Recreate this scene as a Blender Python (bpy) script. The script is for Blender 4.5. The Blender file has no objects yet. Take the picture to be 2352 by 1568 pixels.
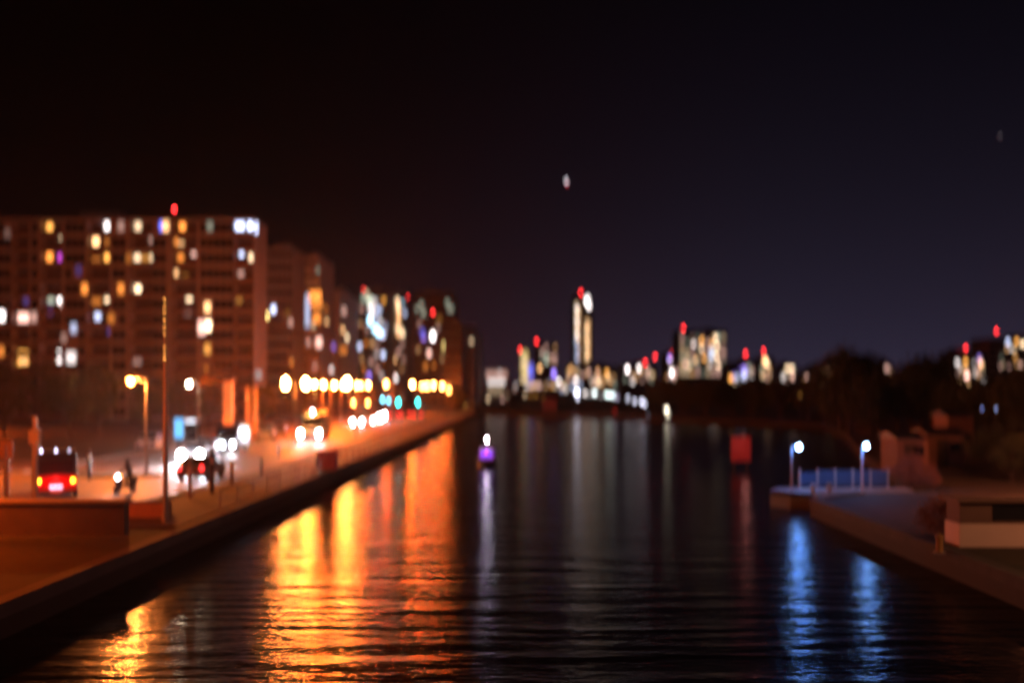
import bpy, bmesh, math, random
from mathutils import Vector, Matrix

R = math.radians
PI = math.pi
random.seed(11)
scene = bpy.context.scene
COL = scene.collection

# ------------------------------------------------------------------ camera, world, exposure
EYE = 6.4            # metres above the water
GZ = 0.8             # quay level
HAZE = 0.00009        # haze density
F = 2287.0           # focal length in pixels of a 2352 px wide picture
cam = bpy.data.cameras.new('camera')
cam.lens = 35.0
cam.sensor_width = 36.0
cam.shift_y = 109.0 / 2352.0
cam.clip_start = 0.1
cam.clip_end = 9000
cam.dof.use_dof = True
cam.dof.focus_distance = 21.0
cam.dof.aperture_fstop = 0.132
cam.dof.aperture_ratio = 2.0
camo = bpy.data.objects.new('camera', cam)
COL.objects.link(camo)
camo.location = (0, 0, EYE)
camo.rotation_euler = (R(90), 0, 0)
scene.camera = camo

scene.view_settings.view_transform = 'Standard'
scene.view_settings.look = 'None'
scene.view_settings.exposure = 0
scene.view_settings.gamma = 1
cy = scene.cycles
cy.use_adaptive_sampling = False
cy.use_denoising = True
cy.max_bounces = 4
cy.diffuse_bounces = 2
cy.glossy_bounces = 3
cy.sample_clamp_indirect = 6
cy.caustics_reflective = False
cy.caustics_refractive = False
cy.pixel_filter_type = 'BLACKMAN_HARRIS'
cy.filter_width = 2.6
cy.use_light_tree = True

world = bpy.data.worlds.new('World')
scene.world = world
world.use_nodes = True
wn, wl = world.node_tree.nodes, world.node_tree.links
wn.clear()
wo = wn.new('ShaderNodeOutputWorld'); wb = wn.new('ShaderNodeBackground')
tc = wn.new('ShaderNodeTexCoord'); sp = wn.new('ShaderNodeSeparateXYZ')
wl.new(tc.outputs['Generated'], sp.inputs[0])
def mth(op, a, b=None, c=None, clamp=False):
    n = wn.new('ShaderNodeMath'); n.operation = op; n.use_clamp = clamp
    for k, v in enumerate((a, b, c)):
        if v is None: continue
        if isinstance(v, (int, float)): n.inputs[k].default_value = v
        else: wl.new(v, n.inputs[k])
    return n.outputs[0]
el = mth('MAXIMUM', sp.outputs['Z'], 0.0)
fall = mth('EXPONENT', mth('MULTIPLY', el, -7.5))                 # city glow fades with height
az = wn.new('ShaderNodeMapRange'); az.interpolation_type = 'SMOOTHSTEP'
wl.new(sp.outputs['X'], az.inputs['Value'])
az.inputs['From Min'].default_value = -0.30; az.inputs['From Max'].default_value = 0.30
az.inputs['To Min'].default_value = 0.03; az.inputs['To Max'].default_value = 1.0
cr = wn.new('ShaderNodeMix'); cr.data_type = 'RGBA'
wl.new(az.outputs[0], cr.inputs['Factor'])
cr.inputs[6].default_value = (1.15, 0.50, 0.95, 1)
cr.inputs[7].default_value = (0.86, 0.70, 1.40, 1)
wl.new(cr.outputs[2], wb.inputs['Color'])
wl.new(mth('MULTIPLY', mth('MULTIPLY', fall, az.outputs[0]), 0.036), wb.inputs['Strength'])
wl.new(wb.outputs[0], wo.inputs[0])

# ------------------------------------------------------------------ helpers
def wx(px, Y): return (px - 1176.0) / F * Y
def wz(py, Y): return EYE + (893.0 - py) / F * Y

MATS = {}
def mat(name, col, rough=0.7, metal=0.0, noise=0.25, scale=2.0, bump=0.0, bscale=20.0):
    if name in MATS: return MATS[name]
    m = bpy.data.materials.new(name); m.use_nodes = True
    n, l = m.node_tree.nodes, m.node_tree.links
    b = n['Principled BSDF']
    b.inputs['Roughness'].default_value = rough
    b.inputs['Metallic'].default_value = metal
    t = n.new('ShaderNodeTexCoord')
    nz = n.new('ShaderNodeTexNoise'); nz.inputs['Scale'].default_value = scale
    nz.inputs['Detail'].default_value = 5
    l.new(t.outputs['Object'], nz.inputs['Vector'])
    mx = n.new('ShaderNodeMix'); mx.data_type = 'RGBA'
    l.new(nz.outputs['Fac'], mx.inputs['Factor'])
    mx.inputs[6].default_value = (*[c * (1 - noise) for c in col], 1)
    mx.inputs[7].default_value = (*[min(1, c * (1 + noise)) for c in col], 1)
    l.new(mx.outputs[2], b.inputs['Base Color'])
    if bump:
        n2 = n.new('ShaderNodeTexNoise'); n2.inputs['Scale'].default_value = bscale
        l.new(t.outputs['Object'], n2.inputs['Vector'])
        bp = n.new('ShaderNodeBump'); bp.inputs['Strength'].default_value = 0.5
        bp.inputs['Distance'].default_value = bump
        l.new(n2.outputs['Fac'], bp.inputs['Height']); l.new(bp.outputs[0], b.inputs['Normal'])
    MATS[name] = m
    return m

def emat(col, strength):
    key = 'lit_%s_%s' % ('_'.join('%.2f' % c for c in col), round(strength, 2))
    if key in MATS: return MATS[key]
    m = bpy.data.materials.new(key); m.use_nodes = True
    b = m.node_tree.nodes['Principled BSDF']
    b.inputs['Base Color'].default_value = (0.02, 0.02, 0.02, 1)
    b.inputs['Emission Color'].default_value = (*col, 1)
    b.inputs['Emission Strength'].default_value = strength
    MATS[key] = m
    return m

CONC = mat('concrete', (0.30, 0.26, 0.23), 0.85, noise=0.2, scale=0.6, bump=0.01)
PANEL = mat('facade_panel', (0.22, 0.22, 0.24), 0.8, noise=0.25, scale=0.35)
PALE = mat('pale_render', (0.66, 0.64, 0.66), 0.8, noise=0.15, scale=0.3)
DARKW = mat('dark_render', (0.14, 0.11, 0.10), 0.8, noise=0.25, scale=0.3)
SKYW = mat('distant_facade', (0.16, 0.14, 0.14), 0.8, noise=0.25, scale=0.2)
SLAB = mat('floor_slab', (0.34, 0.30, 0.27), 0.8)
GLASS = mat('window_glass', (0.012, 0.012, 0.015), 0.2, noise=0.4, scale=1.0)
METAL = mat('galvanised_steel', (0.30, 0.29, 0.28), 0.45, 0.3, noise=0.2, scale=6)
DMETAL = mat('dark_paint', (0.03, 0.03, 0.035), 0.45, 0.2)
ASPH = mat('asphalt', (0.15, 0.135, 0.125), 0.62, noise=0.3, scale=1.3, bump=0.006, bscale=60)
PAVE = mat('paving', (0.065, 0.055, 0.05), 0.8, noise=0.35, scale=0.9, bump=0.01, bscale=8)
KERB = mat('kerb_stone', (0.22, 0.20, 0.18), 0.8, noise=0.25, scale=3)
WHITEP = mat('road_paint', (0.65, 0.63, 0.58), 0.6, noise=0.25, scale=5)
EARTH = mat('earth', (0.045, 0.035, 0.025), 0.95, noise=0.5, scale=0.15, bump=0.03, bscale=3)
QUAYM = mat('quay_stone', (0.10, 0.085, 0.07), 0.85, noise=0.45, scale=0.8, bump=0.03, bscale=4)
BARK = mat('bark', (0.07, 0.05, 0.035), 0.9, noise=0.4, scale=6, bump=0.02)
LEAF = mat('foliage', (0.055, 0.065, 0.022), 0.7, noise=0.5, scale=0.8)
LEAFR = mat('red_lit_foliage', (0.30, 0.13, 0.08), 0.7, noise=0.5, scale=0.8)  # reddish lamplight on the bushes is put into this leaf colour
TYRE = mat('tyre', (0.02, 0.02, 0.02), 0.8)
GREY = mat('grey_plastic', (0.12, 0.12, 0.12), 0.6)
LENS = mat('unlit_lens', (0.05, 0.03, 0.03), 0.3)

class MB:
    """Collects shapes into one mesh."""
    def __init__(s): s.v = []; s.f = []
    def box(s, x0, x1, y0, y1, z0, z1):
        b = len(s.v)
        s.v += [(x0,y0,z0),(x1,y0,z0),(x1,y1,z0),(x0,y1,z0),(x0,y0,z1),(x1,y0,z1),(x1,y1,z1),(x0,y1,z1)]
        s.f += [tuple(b+i for i in q) for q in ((0,3,2,1),(4,5,6,7),(0,1,5,4),(1,2,6,5),(2,3,7,6),(3,0,4,7))]
        return s
    def tube(s, p0, p1, r0, r1=None, n=8, caps=True):
        r1 = r0 if r1 is None else r1
        p0, p1 = Vector(p0), Vector(p1); d = (p1 - p0)
        if d.length < 1e-6: return s
        q = d.to_track_quat('Z', 'Y'); b = len(s.v)
        for p, r in ((p0, r0), (p1, r1)):
            for k in range(n):
                a = 2*PI*k/n
                s.v.append(tuple(p + q @ Vector((r*math.cos(a), r*math.sin(a), 0))))
        for k in range(n):
            s.f.append((b+k, b+(k+1) % n, b+n+(k+1) % n, b+n+k))
        if caps:
            s.f.append(tuple(b+k for k in reversed(range(n)))); s.f.append(tuple(b+n+k for k in range(n)))
        return s
    def lathe(s, prof, c=(0,0,0), n=16):
        b = len(s.v)
        for r, z in prof:
            for k in range(n):
                a = 2*PI*k/n; s.v.append((c[0]+r*math.cos(a), c[1]+r*math.sin(a), c[2]+z))
        for j in range(len(prof)-1):
            for k in range(n):
                s.f.append((b+j*n+k, b+j*n+(k+1) % n, b+(j+1)*n+(k+1) % n, b+(j+1)*n+k))
        s.f.append(tuple(b+k for k in reversed(range(n)))); s.f.append(tuple(b+(len(prof)-1)*n+k for k in range(n)))
        return s
    def prism_x(s, prof, x0, x1, inset=0.0):
        """profile of (y,z) extruded along x"""
        b = len(s.v); n = len(prof)
        for x in (x0, x1):
            for y, z in prof: s.v.append((x, y, z))
        s.f.append(tuple(b+k for k in reversed(range(n)))); s.f.append(tuple(b+n+k for k in range(n)))
        for k in range(n): s.f.append((b+k, b+(k+1) % n, b+n+(k+1) % n, b+n+k))
        return s
    def sphere(s, c, r, n=10, m=7, sz=1.0):
        return s.lathe([(max(0.001, r*math.sin(PI*j/m)), -r*sz*math.cos(PI*j/m)) for j in range(m+1)], c, n)
    def build(s, name, material, parent=None, bevel=0.0, smooth=False, loc=None):
        me = bpy.data.meshes.new(name); me.from_pydata(s.v, [], s.f); me.update()
        bm = bmesh.new(); bm.from_mesh(me); bmesh.ops.recalc_face_normals(bm, faces=bm.faces)
        if bevel:
            bmesh.ops.bevel(bm, geom=list(bm.edges), offset=bevel, segments=2, affect='EDGES', profile=0.6)
        bm.to_mesh(me); bm.free()
        if smooth:
            for p in me.polygons: p.use_smooth = True
        me.materials.append(material)
        o = bpy.data.objects.new(name, me); COL.objects.link(o)
        if parent is not None: o.parent = parent
        if loc is not None: o.location = loc
        return o

def thing(name, label, cat, loc=(0,0,0), rz=0.0, group=None):
    o = bpy.data.objects.new(name, None); COL.objects.link(o)
    o.empty_display_size = 0.3
    o.location = loc; o.rotation_euler = (0, 0, rz)
    o['label'] = label; o['category'] = cat
    if group: o['group'] = group
    return o
def tag(o, label, cat, group=None):
    o['label'] = label; o['category'] = cat
    if group: o['group'] = group
    return o
def struct(o): o['kind'] = 'structure'; return o
def dup(root, loc, rz, label=None, scale=1.0):
    r = root.copy(); COL.objects.link(r); r.location = loc; r.rotation_euler = (0, 0, rz); r.scale = (scale,)*3
    if label: r['label'] = label
    for ch in list(root.children):
        c = ch.copy(); COL.objects.link(c); c.parent = r
        for g in ch.children:
            d = g.copy(); COL.objects.link(d); d.parent = c
    return r
def lamp(parent, loc, col, watts, radius=0.2, spot=None, aim=None):
    d = bpy.data.lights.new('bulb', 'SPOT' if spot else 'POINT')
    d.energy = watts; d.color = col; d.shadow_soft_size = radius
    o = bpy.data.objects.new('bulb', d); COL.objects.link(o); o.parent = parent; o.location = loc
    if spot:
        d.spot_size = R(spot); d.spot_blend = 0.6
        o.rotation_euler = Vector(aim).to_track_quat('-Z', 'Y').to_euler()
    return o

SOD = (1.0, 0.088, 0.002)
WARM = (1.0, 0.52, 0.22); CREAM = (1.0, 0.70, 0.42); AMBER = (1.0, 0.42, 0.08); ORNG = (1.0, 0.30, 0.05)
WHITE = (1.0, 0.88, 0.85); BLUEW = (0.62, 0.70, 1.0); PINK = (1.0, 0.55, 0.45); VIOL = (0.35, 0.22, 0.95)
MAG = (0.75, 0.08, 0.75); CYAN = (0.45, 0.80, 1.0); GREENW = (0.75, 0.85, 0.65); RED = (1.0, 0.03, 0.03)
YEL = (1.0, 0.75, 0.25); BLUE = (0.12, 0.16, 0.9)
CK = dict(w=WHITE, c=CREAM, a=AMBER, o=ORNG, b=BLUEW, p=PINK, v=VIOL, m=MAG, y=CYAN, g=GREENW, r=RED, l=YEL, k=BLUE, h=WARM)

# ------------------------------------------------------------------ ground, water, roads
def bankL(Y): return -13.6 + 0.0214*Y
def bankR(Y): return 14.7 + 0.006*Y

def make_water():
    m = bpy.data.materials.new('river_water'); m.use_nodes = True
    n, l = m.node_tree.nodes, m.node_tree.links
    b = n['Principled BSDF']
    b.inputs['Base Color'].default_value = (0.004, 0.005, 0.007, 1)
    b.inputs['Roughness'].default_value = 0.19
    b.inputs['IOR'].default_value = 1.155
    t = n.new('ShaderNodeTexCoord')
    def wave(sx, sy, rot, det):
        mp = n.new('ShaderNodeMapping'); mp.inputs['Scale'].default_value = (sx, sy, 1)
        mp.inputs['Rotation'].default_value = (0, 0, R(rot))
        l.new(t.outputs['Object'], mp.inputs['Vector'])
        z = n.new('ShaderNodeTexNoise'); z.inputs['Scale'].default_value = 1.0; z.inputs['Detail'].default_value = det
        z.inputs['Roughness'].default_value = 0.5
        l.new(mp.outputs[0], z.inputs['Vector'])
        return z.outputs['Fac']
    a = wave(0.20, 0.85, 4, 1.5); c = wave(2.0, 4.5, -7, 3.0)
    mp = n.new('ShaderNodeMapping'); mp.inputs['Scale'].default_value = (.55, 1, 1); mp.inputs['Rotation'].default_value = (0, 0, R(-5))
    l.new(t.outputs['Object'], mp.inputs['Vector'])
    wv = n.new('ShaderNodeTexWave'); wv.bands_direction = 'Y'; wv.inputs['Scale'].default_value = 0.30
    wv.inputs['Distortion'].default_value = 9.0; wv.inputs['Detail'].default_value = 2; wv.inputs['Detail Scale'].default_value = 0.7
    l.new(mp.outputs[0], wv.inputs['Vector'])
    def bmp(h, dist, prev=None):
        bp = n.new('ShaderNodeBump'); bp.inputs['Strength'].default_value = 1.0
        bp.inputs['Distance'].default_value = dist
        l.new(h, bp.inputs['Height'])
        if prev: l.new(prev, bp.inputs['Normal'])
        return bp.outputs[0]
    nb = bmp(c, 0.035, bmp(a, 0.11, bmp(wv.outputs['Fac'], 0.013)))
    l.new(nb, b.inputs['Normal'])
    w = MB(); w.v = [(-400,-120,0),(500,-120,0),(500,420,0),(-400,420,0)]; w.f = [(0,1,2,3)]
    struct(w.build('water', m))
make_water()

def poly(name, pts, z, material, thick=None, parent=None):
    me = bpy.data.meshes.new(name); bm = bmesh.new()
    vs = [bm.verts.new((x, y, z)) for x, y in pts]
    f = bm.faces.new(vs); f.normal_update()
    if f.normal.z < 0: f.normal_flip()
    bmesh.ops.triangulate(bm, faces=[f])
    if thick:
        r = bmesh.ops.extrude_face_region(bm, geom=list(bm.faces))
        for g in r['geom']:
            if isinstance(g, bmesh.types.BMVert): g.co.z -= thick
        bmesh.ops.recalc_face_normals(bm, faces=bm.faces)
    bm.to_mesh(me); bm.free(); me.materials.append(material)
    o = bpy.data.objects.new(name, me); COL.objects.link(o)
    if parent: o.parent = parent
    return o

shore = [(bankL(-60), -60), (bankL(60), 60), (bankL(150), 150), (bankL(246), 246), (13.5, 226), (31, 196),
         (50, 160), (42, 125), (31, 88), (24.6, 63), (24.4, 55.2), (18.5, 53.4), (bankR(50), 50), (bankR(0), 0), (bankR(-60), -60)]
struct(poly('ground', [(-4000, -60)] + shore + [(4000, -60), (4000, 5000), (-4000, 5000)], GZ, EARTH, 2.0))

# copings along both quays, butted as one thing each
def coping(pts, w, h):
    m = MB()
    for (x0, y0), (x1, y1) in zip(pts[:-1], pts[1:]):
        d = Vector((x1-x0, y1-y0, 0)).normalized(); nn = Vector((-d.y, d.x, 0))
        p = [Vector((x0, y0, 0)) + nn*w, Vector((x0, y0, 0)) - nn*0.05, Vector((x1, y1, 0)) - nn*0.05, Vector((x1, y1, 0)) + nn*w]
        b = len(m.v)
        m.v += [(q.x, q.y, GZ - 0.25) for q in p] + [(q.x, q.y, GZ + h) for q in p]
        m.f += [tuple(b+i for i in q) for q in ((0,1,2,3),(4,5,6,7),(0,1,5,4),(1,2,6,5),(2,3,7,6),(3,0,4,7))]
    return m
tag(coping([(bankL(y), y) for y in (-20, 40, 100, 160, 243)], 0.45, 0.14).build('quay_coping', QUAYM),
    'weathered stone coping along the edge of the left river bank', 'coping')
tag(coping([(18.4, 53.2), (bankR(50), 50), (bankR(20), 20), (bankR(-20), -20)], 0.5, 0.12).build('quay_coping', mat('dark_stone', (.05,.04,.03), .9, noise=.5, scale=1.5, bump=.03, bscale=5)),
    'dark stone coping along the edge of the right quay below the pale kiosk', 'coping')

road_pts = [(-17.0, 56), (-17.2, 100), (-16.4, 200), (-11, 420), (-24, 420), (-31.5, 200), (-32.5, 66), (-38, 60), (-120, 60), (-120, 44.5), (-21.5, 44.5), (-18.4, 47.5)]
struct(poly('road', road_pts, GZ + 0.008, ASPH))
struct(poly('pavement', [(-16.75, 40), (-13.4, 40), (-12.0, 100), (-9.9, 200), (-9.2, 240), (-15.4, 240), (-16.1, 200), (-16.95, 100)], GZ + 0.12, PAVE, 0.14))
struct(poly('pavement', [(-33, 66.4), (-46, 66.4), (-46, 240), (-33, 240), (-31.9, 200)], GZ + 0.12, PAVE, 0.14))
def kerb(pts):
    m = MB()
    for (x0, y0), (x1, y1) in zip(pts[:-1], pts[1:]):
        d = Vector((x1-x0, y1-y0, 0)).normalized(); nn = Vector((-d.y, d.x, 0))*0.09
        b = len(m.v); P = [Vector((x0,y0,0))-nn, Vector((x1,y1,0))-nn, Vector((x1,y1,0))+nn, Vector((x0,y0,0))+nn]
        m.v += [(q.x,q.y,GZ-0.05) for q in P] + [(q.x,q.y,GZ+0.135) for q in P]
        m.f += [tuple(b+i for i in q) for q in ((0,1,2,3),(4,5,6,7),(0,1,5,4),(1,2,6,5),(2,3,7,6),(3,0,4,7))]
    return m
struct(kerb([(-21.5,44.4),(-18.3,47.4),(-16.9,56),(-17.05,100),(-16.2,200),(-15.5,240)]).build('kerb', KERB))
struct(kerb([(-120,60.1),(-38,60.1),(-32.6,66.2),(-31.7,200),(-29,240)]).build('kerb', KERB))
mk = MB()
for k in range(40):
    y = 62 + k*6
    x = -24.6 + (y-62)*0.011
    mk.v += [(x-.07,y,GZ+.013),(x+.07,y,GZ+.013),(x+.10,y+3,GZ+.013),(x-.04,y+3,GZ+.013)]
    b = len(mk.v)-4; mk.f.append((b,b+1,b+2,b+3))
for k in range(14):
    x = -30 - k*6
    mk.v += [(x,52,GZ+.013),(x+3,52,GZ+.013),(x+3,52.15,GZ+.013),(x,52.15,GZ+.013)]
    b = len(mk.v)-4; mk.f.append((b,b+1,b+2,b+3))
struct(mk.build('road_marking', WHITEP))
# strip of grass between promenade and the near road bend
struct(poly('grass_verge', [(-19, 20), (-13.9, 20), (-13.5, 39.5), (-20.5, 39.5)], GZ + 0.02, mat('grass', (0.05, 0.05, 0.02), 0.9, noise=0.5, scale=1.5, bump=0.03, bscale=12)))
struct(poly('quay_paving', [(15.4, 0), (40, 0), (40, 51), (15.6, 51)], GZ + 0.02, mat('quay_gravel', (0.035, 0.026, 0.018), 0.9, noise=0.5, scale=1.2, bump=0.02, bscale=10)))

# ------------------------------------------------------------------ buildings
def building(label, cat, name, pxl, pxr, topy, Y, depth, wall, lits, cols=0, floors=0, bays=(), cornice=True,
             redlamps=(), group=None, single_cap=100, win=(0.95, 1.25), roofbox=True):
    xl, xr = wx(pxl, Y), wx(pxr, Y)
    h = wz(topy, Y) - GZ
    xc = (xl + xr)/2; w = xr - xl
    root = thing(name, label, cat, (xc, Y, GZ), 0, group)
    hw = w/2
    # front wall, leaving the loggia bays open to a recess
    segs = []; x = -hw
    for a, b in sorted(bays):
        a = max(-hw, wx(a, Y) - xc); b = min(hw, wx(b, Y) - xc)
        if a > x: segs.append((x, a))
        segs.append(('bay', a, b)); x = b
    segs.append((x, hw))
    REC = 1.5
    m = MB(); m.box(-hw, hw, REC, depth, 0, h)
    slabs = MB(); fh = h/floors if floors else h
    rails = MB()
    for sgm in segs:
        if sgm[0] == 'bay':
            _, a, b = sgm
            sl = rl_ = dr = None
            for k in range(floors):
                z = k*fh
                if sl is None:
                    sl = MB().box(a+.01, b-.01, 0.05, REC-.002, -.1, .1).build('balcony_slab', DARKW, root, loc=(0,0,z+.1))
                    rl_ = MB().box(a+.01, b-.01, -0.06, 0.05, .2, 1.15).build('balcony_parapet', DARKW, root, loc=(0,0,z))
                    dr = MB().box(a+.4, b-.4, REC-.05, REC-.01, .22, 2.2).build('balcony_door', GLASS, root, loc=(0,0,z))
                else:
                    for o_, dz in ((sl, .1), (rl_, 0), (dr, 0)):
                        c_ = o_.copy(); COL.objects.link(c_); c_.location = (0, 0, z+dz)
        else:
            a, b = sgm
            if b - a > .02: m.box(a, b, 0, REC-.0, 0, h)
    m.build('wall', wall, root)
    if bays:
        pass
    # roof with parapet and plant room
    rf = MB(); rf.box(-hw-.12, hw+.12, -.12, depth+.12, h, h+.45)
    if roofbox:
        rw = min(w*0.3, 7); rx = random.uniform(-w*.2, w*.2)
        rf.box(rx-rw/2, rx+rw/2, depth*.3, depth*.75, h+.45, h+.45+random.uniform(1.2, 2.0))
    rf.build('roof', wall, root)
    # lit windows
    occupied = []; n = 0
    for L in lits:
        px, py, ck, st = L[:4]
        ww, hh = (L[4], L[5]) if len(L) > 4 else win
        lx = wx(px, Y) - xc; lz = wz(py, Y) - GZ
        if lz + hh/2 > h - .1: lz = h - .1 - hh/2
        inbay = any(s[0] == 'bay' and s[1] < lx < s[2] for s in segs if s[0] == 'bay')
        y = REC - .12 if inbay else -0.05
        q = MB(); q.box(-ww/2, ww/2, -0.02, 0.02, -hh/2, hh/2)
        if Y > 390: st *= (.85 if Y < 800 else 1.25)
        wd = q.build('window', emat(CK[ck], st), root, loc=(lx, y, lz))
        occupied.append((lx, lz)); n += 1
    # dark windows
    rest = MB()
    shared = None
    if cols and floors:
        for k in range(floors-1, -1, -1):
            for c in range(cols):
                lx = -hw + (c+.5)*w/cols; lz = (k+.55)*fh
                if any(s[0] == 'bay' and s[1]-.5 < lx < s[2]+.5 for s in segs if s[0] == 'bay'): continue
                if any(abs(lx-a) < ww0 and abs(lz-b) < 1.3 for a, b in occupied for ww0 in (1.0,)): continue
                if n < single_cap:
                    if shared is None:
                        q = MB(); q.box(-win[0]/2, win[0]/2, -0.035, 0.03, -win[1]/2, win[1]/2)
                        o = q.build('window', GLASS, root, loc=(lx, 0, lz)); shared = o.data
                    else:
                        o = bpy.data.objects.new('window', shared); COL.objects.link(o); o.parent = root; o.location = (lx, 0, lz)
                    n += 1
                else:
                    rest.box(lx-win[0]/2, lx+win[0]/2, -0.035, 0.03, lz-win[1]/2, lz+win[1]/2)
        if rest.v:
            o = rest.build('window', GLASS, root); o['kind'] = 'stuff'
    for (px, py) in redlamps:
        lx = wx(px, Y) - xc; lz = wz(py, Y) - GZ
        p = MB().tube((0,0,h+.3-lz), (0,0,-.25), .05, n=6).build('mast', METAL, root, loc=(lx, depth*.2, lz))
        s = max(.28, Y*.0011)
        q = MB().sphere((0,0,0), s, 10, 6).build('warning_lamp', emat(RED, 16), root, loc=(lx, depth*.2, lz))
    return root

def cv1(l): return [(a*.282, 451.6+b*.282, *r) for a, b, *r in l]
def cv2(l): return [(564.5+a*.24, 526.8+b*.24, *r) for a, b, *r in l]
def cv5(l): return [(1034.9+a*.264, 602.1+b*.264, *r) for a, b, *r in l]
def cv6(l): return [(1505.3+a*.228, 658.6+b*.228, *r) for a, b, *r in l]
def cv8(l): return [(1881.6+a*.21, 705.6+b*.21, *r) for a, b, *r in l]

lits1 = cv1([
 (375,250,'a',3),(480,300,'c',2.2),(850,225,'w',4),(985,240,'p',.5),(1100,240,'c',2),(1215,330,'p',.6),(1310,240,'k',2.5,.5,1.6),
 (1350,240,'h',2.6),(1465,245,'o',3),(1710,240,'g',.3),(1935,235,'b',4,1.7,1.9),(2040,235,'b',5,1.7,1.9),(755,365,'h',4.5),
 (850,370,'o',.5),(375,490,'o',3),(475,500,'m',1.6,1.4,1.7),(760,520,'o',1.0,1.6,1.2),(850,500,'a',3.2),(1095,505,'c',2.6),(1160,500,'a',.8,1.6,1.2),
 (1222,505,'c',2),(1050,500,'o',.4),(1405,370,'o',1.4),(1455,395,'h',1.5),(1450,500,'o',1.6),(1560,435,'p',1.8),(1405,630,'h',2.2),
 (1485,650,'a',.6,1.4,1.0),(1950,440,'b',3.5,.8,1.5),(2035,500,'c',2.8),(1945,640,'p',.9),(690,750,'o',1.8),(760,845,'o',.7,1.6,1.2),
 (850,810,'c',3.5),(985,750,'o',1.5),(1100,760,'c',5),(1520,800,'c',5),(1510,920,'p',.4,1.4,1.6),(385,820,'g',1.0,1.2,1.6),(465,820,'w',4.5),(488,900,'p',2.5),
 (200,845,'v',.25,1.8,1),(380,915,'v',.35),(770,960,'b',2.2),(600,1070,'b',1.0),(15,970,'w',4),(160,980,'p',2.6,2.0,2.2),
 (275,980,'p',.8),(905,990,'o',.7,1.2,1.5),(885,1090,'v',.4,1.5,1.2),(1690,900,'h',3.0),(1645,1065,'p',2.2,1.4,2.4),(1695,1050,'c',6),
 (1930,820,'a',.5),(1690,1240,'a',1.2),(1680,1400,'o',.6,.6,.9),(520,1150,'p',.35),(158,1310,'a',2.4,2.0,2.4),(160,1330,'c',2.4,1.4,1.0),
 (475,1300,'w',4,1.7,2.0),(580,1310,'w',1.4,1.6,2.0),(1095,1320,'p',.45,1.5,1.8),(10,1260,'o',1.0),(600,1510,'l',.8,1.2,1.5),
 (2105,1450,'w',.35,1.2,1.5),(60,300,'p',.15),(640,600,'v',.15)])
building('long slab of flats at the left with many scattered lit windows and dark balcony bays', 'apartment building',
  'apartment_building', -130, 583, 507, 178, 9.6, PANEL, lits1, cols=46, floors=13, win=(1.1, 1.6),
  bays=[(-75,-30),(27,66),(93,141),(200,251),(299,350),(395,451),(536,581)], redlamps=[(392,476)])

building('second tower of flats past the long slab, with a pale lit end wall', 'apartment building', 'apartment_building',
  560, 672, 572, 215, 13, PANEL,
  cv2([(265,765,'b',3.5),(190,825,'l',9,1.0,1.4),(430,890,'p',.8),(440,1270,'o',.7),(100,1450,'w',.6,1.5,1.8),(400,800,'a',.2,.9,1.2)]), cols=9, floors=13)
building('grey tower with an orange light panel and a bluish glazed stair', 'apartment building', 'apartment_building',
  688, 735, 592, 262, 21, PALE,
  cv2([(680,850,'o',1.6,2,2.2),(645,920,'c',.9),(680,720,'o',1.6,3,1.2),(775,880,'h',1.4),(770,760,'o',.5),(600,1080,'p',.9),(700,1080,'p',2.2,1.6,2.2),
       (840,1120,'v',1.0),(660,1310,'p',.6),(820,1340,'w',1.5),(690,390,'g',.3)]) + [(704,705,'b',.9,1.6,2.6),(704,722,'b',.9,1.6,2.6),(704,739,'b',.9,1.6,2.6),(704,688,'b',.9,1.6,2.6)], cols=4, floors=12,
  redlamps=[(703,662)])
building('narrow pale tower right of the grey tower, lit white down its side', 'apartment building', 'apartment_building',
  762, 779, 668, 300, 36, PALE,
  cv2([(940,780,'p',.8,1.4,2),(930,960,'h',2.4),(970,1035,'c',3),(935,1155,'o',.8,2,2)]), cols=0, floors=10)
building('broad block with a cluster of bright blue white windows and one red lamp', 'apartment building', 'apartment_building',
  824, 887, 668, 350, 25, PANEL,
  cv2([(1160,600,'c',1.0),(1190,680,'g',2.0,2,2),(1200,760,'w',2.2,2,2),(1270,770,'b',1.8,2,1.6),(1190,870,'y',5,1.6,2.4),(1240,950,'y',4.5,2,2),(1275,985,'y',5,2,2),
       (1300,1005,'b',3,2.4,1.6),(1320,680,'a',1.5),(1090,1120,'b',2.6),(1150,1090,'o',.8),(1212,1090,'h',1.0),(1315,1200,'b',3),
       (1200,1270,'p',.8),(1180,1400,'v',2.4),(1130,660,'g',.6,2,2),(1230,690,'w',.9,2,2),(1330,930,'b',.5,2,2),(1250,860,'b',1.2,1.6,1.6),
       (1215,810,'w',1.6),(1110,760,'p',.6),(1290,880,'w',1.2),(1100,900,'h',.5),(1160,960,'p',.5),(1260,1120,'p',.5),(1110,1240,'h',.6),(1250,1200,'w',.7),(1130,1330,'o',.6),(1260,1330,'p',.8),(1300,1400,'w',.8)]),
  cols=7, floors=12, win=(1.3,1.5), redlamps=[(830,662)])
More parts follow.
